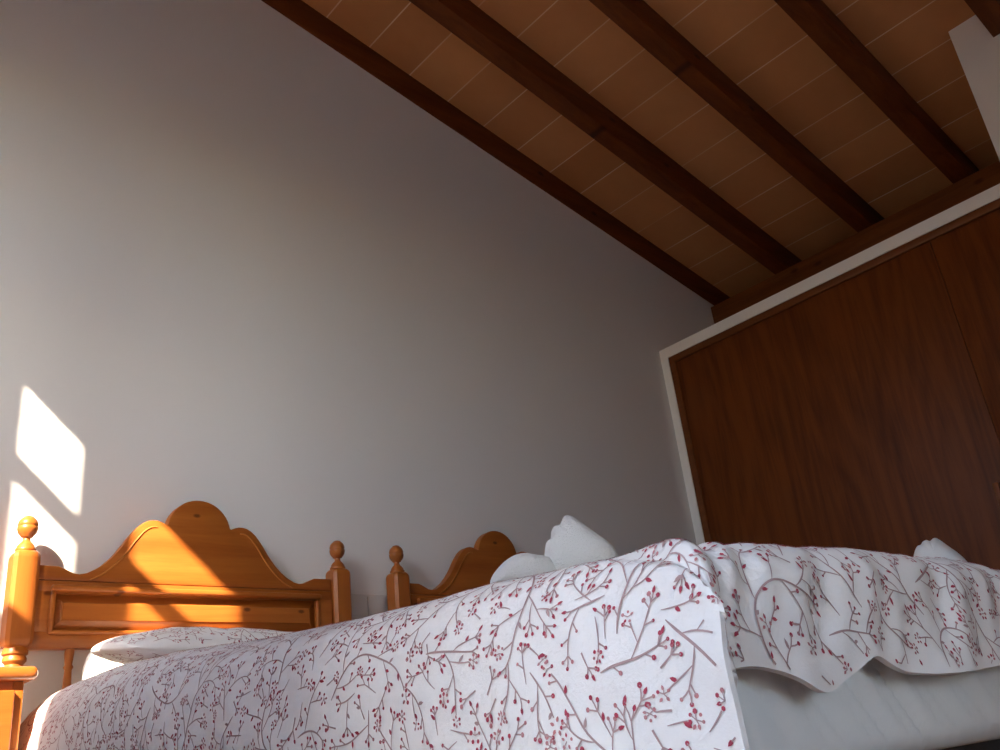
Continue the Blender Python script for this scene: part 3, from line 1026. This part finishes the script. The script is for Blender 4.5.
# ------------------------------------------------------------------ mattress in its sheet
def mattress(name, label):
    x0, x1, y0, y1, z0, z1 = BX - 0.447, BX + 0.447, -2.128, -0.10, 0.240, 0.452
    r = 0.04
    # closed rounded slab swept round its outline, sides finely divided so that the sheet can crease
    def outline_pt(q):            # q in metres round the plan outline, starting at the head end of the left side
        pass
    plan = []
    def arc(cx, cy, a0, a1, n=6):
        return [(cx + r * math.cos(a), cy + r * math.sin(a)) for a in np.linspace(a0, a1, n)]
    cor = [arc(x0 + r, y0 + r, PI, 1.5 * PI), arc(x1 - r, y0 + r, 1.5 * PI, 2 * PI), arc(x1 - r, y1 - r, 0, PI / 2), arc(x0 + r, y1 - r, PI / 2, PI)]
    step = 0.006
    for i in range(4):
        plan += cor[i]
        a, b = cor[i][-1], cor[(i + 1) % 4][0]
        L = math.hypot(b[0] - a[0], b[1] - a[1])
        k = int(L / step)
        plan += [(a[0] + (b[0] - a[0]) * j / k, a[1] + (b[1] - a[1]) * j / k) for j in range(1, k)]
    plan = np.array(plan)
    nP = len(plan)
    nxt = np.roll(plan, -1, 0) - np.roll(plan, 1, 0)
    nr = np.stack([nxt[:, 1], -nxt[:, 0]], -1)
    nr /= np.linalg.norm(nr, axis=1, keepdims=True)
    cl = np.concatenate([[0], np.cumsum(np.hypot(*np.diff(plan, axis=0).T))])
    prof = [(-0.03, 0.0), (-0.012, 0.004), (-0.002, 0.016)] + [(0.0, zz) for zz in np.linspace(0.024, 0.165, 15)] + \
           [(-0.004, 0.178), (-0.013, 0.192), (-0.026, 0.202), (-0.06, 0.206), (-0.16, 0.207), (-0.30, 0.207)]
    rows = []
    for off, zz in prof:
        q = cl
        # slanting drag folds of the tucked sheet
        ph = (q + zz * 0.95 + 0.02 * perlin(q * 5, zz * 4, 8)) / 0.088
        fr = ph - np.floor(ph)
        dp = 0.6 + 0.8 * perlin(np.floor(ph) * 0.73 + 0.4, zz * 3, 12)
        fold = 0.004 - 0.011 * np.clip(dp, 0.15, 1.3) * np.exp(-((fr - 0.5) / 0.075) ** 2) + 0.004 * (fr - 0.5)
        fold = fold + 0.0022 * perlin(q * 14 + zz * 14, zz * 6, 9) + 0.0012 * perlin(q * 30 + zz * 30, zz * 12, 10)
        amp = math.exp(-((zz - 0.08) / 0.085) ** 4) if off > -0.03 else 0
        o2 = off + (fold - 0.003) * amp
        x = plan[:, 0] + nr[:, 0] * o2
        y = plan[:, 1] + nr[:, 1] * o2
        rows.append(np.stack([x, y, np.full(nP, z0 + zz)], -1))
    V = np.concatenate(rows)
    Fc = []
    for a in range(len(prof) - 1):
        for k in range(nP):
            k2 = (k + 1) % nP
            Fc.append([a * nP + k, a * nP + k2, (a + 1) * nP + k2, (a + 1) * nP + k])
    Fc.append(list(range(nP))[::-1])
    Fc.append([(len(prof) - 1) * nP + k for k in range(nP)])
    o = build(name, [(V, Fc, 0)], [M['sheet']])
    return tag(o, label, 'mattress', 'sheeted mattresses')
mat1 = mattress('mattress', 'mattress in a creased white sheet below the near duvet hem')
mat2 = mat1.copy()
COL.objects.link(mat2)
mat2.location.x += BED_DX
mat2['label'] = 'white sheeted mattress on the bed nearer the wardrobe'

# ------------------------------------------------------------------ pillows
def pillow_fn(cx, cy, cz, hx, hy, th, tilt=0.0, roll=0.0, seed=1, p=2.6):
    ct, st = math.cos(tilt), math.sin(tilt)
    cr, sr = math.cos(roll), math.sin(roll)
    def f(u, v, top=1.0):
        a = np.clip(u / hx, -1, 1); b = np.clip(v / hy, -1, 1)
        e = np.clip(1 - np.abs(a) ** p, 0, 1) ** 0.55 * np.clip(1 - np.abs(b) ** p, 0, 1) ** 0.55
        h = th * e * top + top * e * 0.007 * perlin(u * 7, v * 7, seed) + top * e * 0.003 * perlin(u * 20, v * 20, seed + 1)
        pin = 1 - 0.06 * (np.abs(b) ** 2) * (np.abs(a) ** 4)
        X = u * (1 - 0.045 * b * b) * pin; Y = v * (1 - 0.06 * a * a) * pin
        Y2 = Y * ct - h * st; Z2 = Y * st + h * ct
        X2 = X * cr + Z2 * sr; Z3 = -X * sr + Z2 * cr
        return np.stack([cx + X2, cy + Y2, cz + Z3], -1)
    return f
def pillow(name, pf, hx, hy, mats, printed=None, n=(70, 44)):
    top = lambda u, v: pf(u, v, 1.0)
    bot = lambda u, v: pf(u, v, -0.8)
    us = np.sin(np.linspace(-PI / 2, PI / 2, n[0])) * hx
    vs = np.sin(np.linspace(-PI / 2, PI / 2, n[1])) * hy
    U, Vv = np.meshgrid(us, vs, indexing='ij')
    idx = np.arange(n[0] * n[1]).reshape(n)
    q = np.stack([idx[:-1, :-1], idx[1:, :-1], idx[1:, 1:], idx[:-1, 1:]], -1).reshape(-1, 4)
    A = top(U.ravel(), Vv.ravel()); B = bot(U.ravel(), Vv.ravel())
    edge = np.zeros(n, bool); edge[0] = edge[-1] = True; edge[:, 0] = edge[:, -1] = True
    remap = idx.ravel() + n[0] * n[1]
    remap[edge.ravel()] = idx.ravel()[edge.ravel()]
    V = np.concatenate([A, B])
    faces = q.tolist() + [[int(remap[i]) for i in f[::-1]] for f in q.tolist()]
    parts = [(V, faces, 0)]
    if printed:
        v2, f2, m2 = lay_print(top, printed, keep=lambda u, v: (np.abs(u) < hx * 0.985) & (np.abs(v) < hy * 0.985), origin=(-hx, -hy), lift=0.0012, sgn=-1.0)
        parts.append((v2, f2, m2))
        v3, f3, m3 = lay_print(bot, printed, keep=lambda u, v: (np.abs(u) < hx * 0.985) & (np.abs(v) < hy * 0.985), origin=(-hx, -hy), lift=-0.0012, sgn=-1.0)
        parts.append((v3, f3, m3))
    return build(name, parts, mats)
pf = pillow_fn(1.08, -0.19, 0.556, 0.305, 0.13, 0.06, 0.95, 0.0, 3, 5.0)
tag(pillow('pillow', pf, 0.305, 0.13, [M['pillow_white']]), 'plain white pillow catching the sun against the headboard', 'pillow', 'pillows on the sunny bed')
pf = pillow_fn(1.045, -0.475, 0.594, 0.335, 0.16, 0.055, 0.12, 0.03, 5)
tag(pillow('pillow', pf, 0.335, 0.16, [M['cloth'], M['vine'], M['berry'], M['bud']], Print(0.67, 0.32, 9).fill()),
    'sprig printed pillow lying in front of the sunlit headboard', 'pillow', 'pillows on the sunny bed')

# ------------------------------------------------------------------ towels
def towel_soft(name, outline, origin, depth, yaw, label, group):
    """folded towel standing on its fold: outline (across, up) swollen to a soft cushion of real depth"""
    pts = np.array(outline, float) * 0.94
    # smooth closed outline, keeping its scallops
    Q = []
    n = len(pts)
    for i in range(n):
        a, b, c, d = pts[i - 1], pts[i], pts[(i + 1) % n], pts[(i + 2) % n]
        for t in np.linspace(0, 1, 5, endpoint=False):
            Q.append(0.5 * ((2 * b) + (-a + c) * t + (2 * a - 5 * b + 4 * c - d) * t * t + (-a + 3 * b - 3 * c + d) * t ** 3))
    Q = np.array(Q)
    cen = np.array([Q[:, 0].mean(), Q[:, 1].mean()])
    bm = bmesh.new()
    rings = []
    steps = np.sin(np.linspace(-PI / 2, PI / 2, 17))
    for k, d in enumerate(steps):
        f = max(0.0, 1 - abs(d) ** 3.0) ** 0.42
        f = max(f, 0.03)
        rings.append([bm.verts.new((cen[0] + (p[0] - cen[0]) * f, d * depth * (1 - 0.25 * abs(p[0] - cen[0]) / 0.1 * 0), cen[1] + (p[1] - cen[1]) * f)) for p in Q])
    m = len(Q)
    for a, b in zip(rings, rings[1:]):
        for k in range(m):
            bm.faces.new((a[k], a[(k + 1) % m], b[(k + 1) % m], b[k]))
    bm.faces.new(rings[0][::-1]); bm.faces.new(rings[-1])
    o = obj(name, bm, M['terry'], None, PI)
    o.location = origin
    o.rotation_euler = (0, 0, yaw)
    return tag(o, label, 'towel', group)
def towel_flat(cx, cy, cz, hx, hy, th, rotz, label, group, seed):
    """folded bath towel: three soft layers with rounded fold"""
    bm = bmesh.new()
    for k in range(3):
        f = 1 - 0.03 * k
        z0 = th * k / 3
        b2 = bmesh.new()
        bmesh.ops.create_cube(b2, size=1.0)
        for v in b2.verts:
            v.co = Vector((v.co.x * 2 * hx * f + 0.004 * k, v.co.y * 2 * hy * f, z0 + (v.co.z + 0.5) * th / 3 * 1.04))
        bmesh.ops.bevel(b2, geom=b2.edges[:], offset=th / 6.2, segments=3, profile=0.5, affect='EDGES')
        bmesh.ops.subdivide_edges(b2, edges=[e for e in b2.edges if e.calc_length() > 0.05], cuts=8, use_grid_fill=True)
        merge(bm, b2)
    for v in bm.verts:
        q = 1 - min(1.0, (v.co.x / hx) ** 2 * 0.55 + (v.co.y / hy) ** 2 * 0.35)
        v.co.z *= 0.55 + 0.55 * q
    o = obj('bath_towel', bm, M['terry'], None, 0.9)
    o.location = (cx, cy, cz)
    o.rotation_euler = (0, 0, rotz)
    return tag(o, label, 'towel', group)
# outlines in metres, across the line of sight and up from the bed
PEAK = [(-0.0582, 0.0), (-0.0544, 0.0472), (-0.0525, 0.0618), (-0.0472, 0.0778), (-0.04, 0.0819), (-0.0366, 0.0949), (-0.0304, 0.1042), (-0.0201, 0.1062), (-0.0117, 0.1187), (-0.0045, 0.122), (0.005, 0.1182), (0.0213, 0.1033), (0.0446, 0.0809), (0.0604, 0.0655), (0.0699, 0.0526), (0.0761, 0.0305), (0.0661, 0.0)]
FLATT = [(-0.1485, 0.0022), (-0.1517, 0.0187), (-0.1473, 0.0296), (-0.1362, 0.0412), (-0.1217, 0.0525), (-0.1042, 0.0602), (-0.084, 0.0626), (-0.0615, 0.0564), (-0.0424, 0.0506), (-0.031, 0.0421), (-0.0255, 0.0248), (-0.0276, 0.0)]
TX, TY, TZ, TYAW = (1.08, -1.60, 0.525, math.radians(-47.2))
towel_soft('bath_towel', FLATT, (TX, TY, TZ), 0.075, TYAW, 'low folded white towel lying left of the peaked one on the near bed', 'white bath towels')
towel_soft('hand_towel', PEAK, (TX, TY, TZ), 0.06, TYAW, 'white towel folded to a peak behind the near duvet', 'white hand towels')
PEAK2 = [(-0.0697, 0.0), (-0.0715, 0.04), (-0.0679, 0.0793), (-0.0598, 0.1009), (-0.0494, 0.1151), (-0.04, 0.1179), (-0.034, 0.1238), (-0.0246, 0.1265), (-0.0171, 0.1227), (-0.0071, 0.1277), (0.0024, 0.1234), (0.0182, 0.104), (0.0338, 0.0849), (0.0466, 0.0643), (0.0514, 0.0454), (0.0514, 0.0)]
TX, TY, TZ, TYAW = (2.12, -1.76, 0.52, math.radians(-68.4))
towel_soft('hand_towel', PEAK2, (TX, TY, TZ), 0.06, TYAW, 'white towel peak showing in front of the dark wardrobe', 'white hand towels')

# ------------------------------------------------------------------ nightstand
M['pine_top'] = wood('pine_varnished', (0.40, 0.122, 0.020), (0.28, 0.070, 0.009), 'X', 1.0, 0.36, 0.0, 0.4)
_b = M['pine_top'].node_tree.nodes['Principled BSDF']
_b.inputs['Coat Weight'].default_value = 1.0
_b.inputs['Coat Roughness'].default_value = 0.13
NX0, NX1, NYF, NYB = 0.14, 0.587, -0.50, -0.05
ns = thing('nightstand', 'sunlit pine nightstand with a rounded top left of the beds', 'nightstand', (0.365, -0.27, 0))
def nl(o):
    o.location = (-0.365, 0.27, 0)
    return o
nl(box_obj('top', (NX0, NX1, NYF, NYB, 0.540, 0.569), M['pine_top'], ns, 0.0138, 5, 1.0))
bm = bmesh.new()
bx0, bx1, byf, byb = NX0 + 0.022, NX1 - 0.022, NYF + 0.022, NYB - 0.012
add_box(bm, bx0, bx0 + 0.022, byf, byb, 0.10, 0.540, 0.003)
add_box(bm, bx1 - 0.022, bx1, byf, byb, 0.10, 0.540, 0.003)
add_box(bm, bx0 + 0.022, bx1 - 0.022, byb - 0.015, byb, 0.10, 0.540)
add_box(bm, bx0 + 0.022, bx1 - 0.022, byf, byb, 0.10, 0.125)
add_box(bm, bx0 + 0.022, bx1 - 0.022, byf, byf + 0.02, 0.524, 0.540)
add_box(bm, bx0 + 0.022, bx1 - 0.022, byf, byf + 0.02, 0.325, 0.342)
nl(obj('body', bm, M['pine_z'], ns, 0.5))
dx0, dx1 = bx0 + 0.019, bx1 - 0.019
d = nl(box_obj('drawer', (dx0, dx1, byf - 0.014, byb - 0.03, 0.345, 0.522), M['pine_x'], ns, 0.004, 3))
prof = [(0.007, 0.0), (0.006, 0.008), (0.013, 0.014), (0.015, 0.021), (0.011, 0.027), (0.0, 0.029)]
def knob(x, y, z, parent):
    bm = bmesh.new()
    add_lathe(bm, prof, 0, 0, 20)
    for v in bm.verts:
        x_, y_, z_ = v.co
        v.co = Vector((x + x_, y - z_, z + y_))
    obj('knob', bm, M['pine_z'], parent, 1.0)
knob((dx0 + dx1) / 2, byf - 0.014, 0.43, d)
d = nl(box_obj('cupboard_door', (dx0, dx1, byf - 0.012, byf + 0.008, 0.128, 0.322), M['pine_z'], ns, 0.004, 3))
knob(dx1 - 0.035, byf - 0.012, 0.24, d)
for lx in (bx0 + 0.025, bx1 - 0.025):
    for ly in (byf + 0.025, byb - 0.025):
        bm = bmesh.new()
        add_lathe(bm, [(0.014, 0.0), (0.02, 0.03), (0.022, 0.06), (0.017, 0.08), (0.022, 0.101)], lx, ly, 18)
        nl(obj('leg', bm, M['pine_z'], ns, 0.9))

# ------------------------------------------------------------------ wall switch
so = thing('wall_switch', 'grey double rocker switch plate between the two headboards', 'wall switch', (1.738, 0, 0.80))
def sl_(o):
    o.location = (-1.738, 0, -0.80)
    return o
sl_(box_obj('plate', (1.655, 1.819, -0.010, -0.0005, 0.768, 0.850), M['plastic'], so, 0.003))
for x0 in (1.666, 1.7385):
    sl_(box_obj('rocker', (x0, x0 + 0.0695, -0.0135, -0.008, 0.776, 0.842), M['plastic'], so, 0.0015))

# ------------------------------------------------------------------ light
sun = bpy.data.lights.new('sun', 'SUN')
sun.energy = 36.0
sun.angle = math.radians(0.6)
sun.color = (1.0, 0.84, 0.64)
so_ = bpy.data.objects.new('sun', sun)
COL.objects.link(so_)
so_.rotation_euler = SUN.normalized().to_track_quat('-Z', 'Y').to_euler()
so_.location = (-6, -6, 6)

w = bpy.data.worlds.new('world')
SC.world = w
w.use_nodes = True
nt = w.node_tree
bg = nt.nodes['Background']
sky = nt.nodes.new('ShaderNodeTexSky')
sky.sky_type = 'NISHITA'
sky.sun_disc = False
sky.sun_elevation = math.asin(-SUN.normalized().z)
sky.sun_rotation = math.atan2(-SUN.x, -SUN.y)
sky.air_density = 1.0
sky.dust_density = 2.0
tint = nt.nodes.new('ShaderNodeMix')
tint.data_type = 'RGBA'
tint.blend_type = 'MULTIPLY'
tint.inputs[0].default_value = 1.0
tint.inputs[7].default_value = (0.88, 1.0, 1.12, 1)
nt.links.new(sky.outputs[0], tint.inputs[6])
nt.links.new(tint.outputs[2], bg.inputs[0])
bg.inputs[1].default_value = 1.85

def portal(name, y0, y1, z0, z1, x):
    l = bpy.data.lights.new(name, 'AREA')
    l.shape = 'RECTANGLE'
    l.size = z1 - z0
    l.size_y = y1 - y0
    l.cycles.is_portal = True
    o = bpy.data.objects.new(name, l)
    COL.objects.link(o)
    o.location = (x, (y0 + y1) / 2, (z0 + z1) / 2)
    o.rotation_euler = (0, -PI / 2, 0)
l2 = bpy.data.lights.new('front_portal', 'AREA')
l2.shape = 'RECTANGLE'
l2.size, l2.size_y = W2X1 - W2X0, W2Z1 - W2Z0
l2.cycles.is_portal = True
o2 = bpy.data.objects.new('front_portal', l2)
COL.objects.link(o2)
o2.location = ((W2X0 + W2X1) / 2, YF - 0.21, (W2Z0 + W2Z1) / 2)
o2.rotation_euler = (PI / 2, 0, 0)
portal('window_portal', W1Y0, W1Y1, W1Z0, W1Z1, XL - 0.04)
portal('door_portal', D1Y0, D1Y1, D1Z0, D1Z1, XL - 0.21)

SC.view_settings.view_transform = 'Standard'
SC.view_settings.look = 'None'
SC.view_settings.gamma = 1.0
SC.view_settings.use_curve_mapping = False
SC.view_settings.exposure = 0.0
SC.cycles.use_denoising = True
SC.cycles.max_bounces = 10
SC.cycles.diffuse_bounces = 7
SC.cycles.sample_clamp_indirect = 6.0
SC.cycles.blur_glossy = 1.0
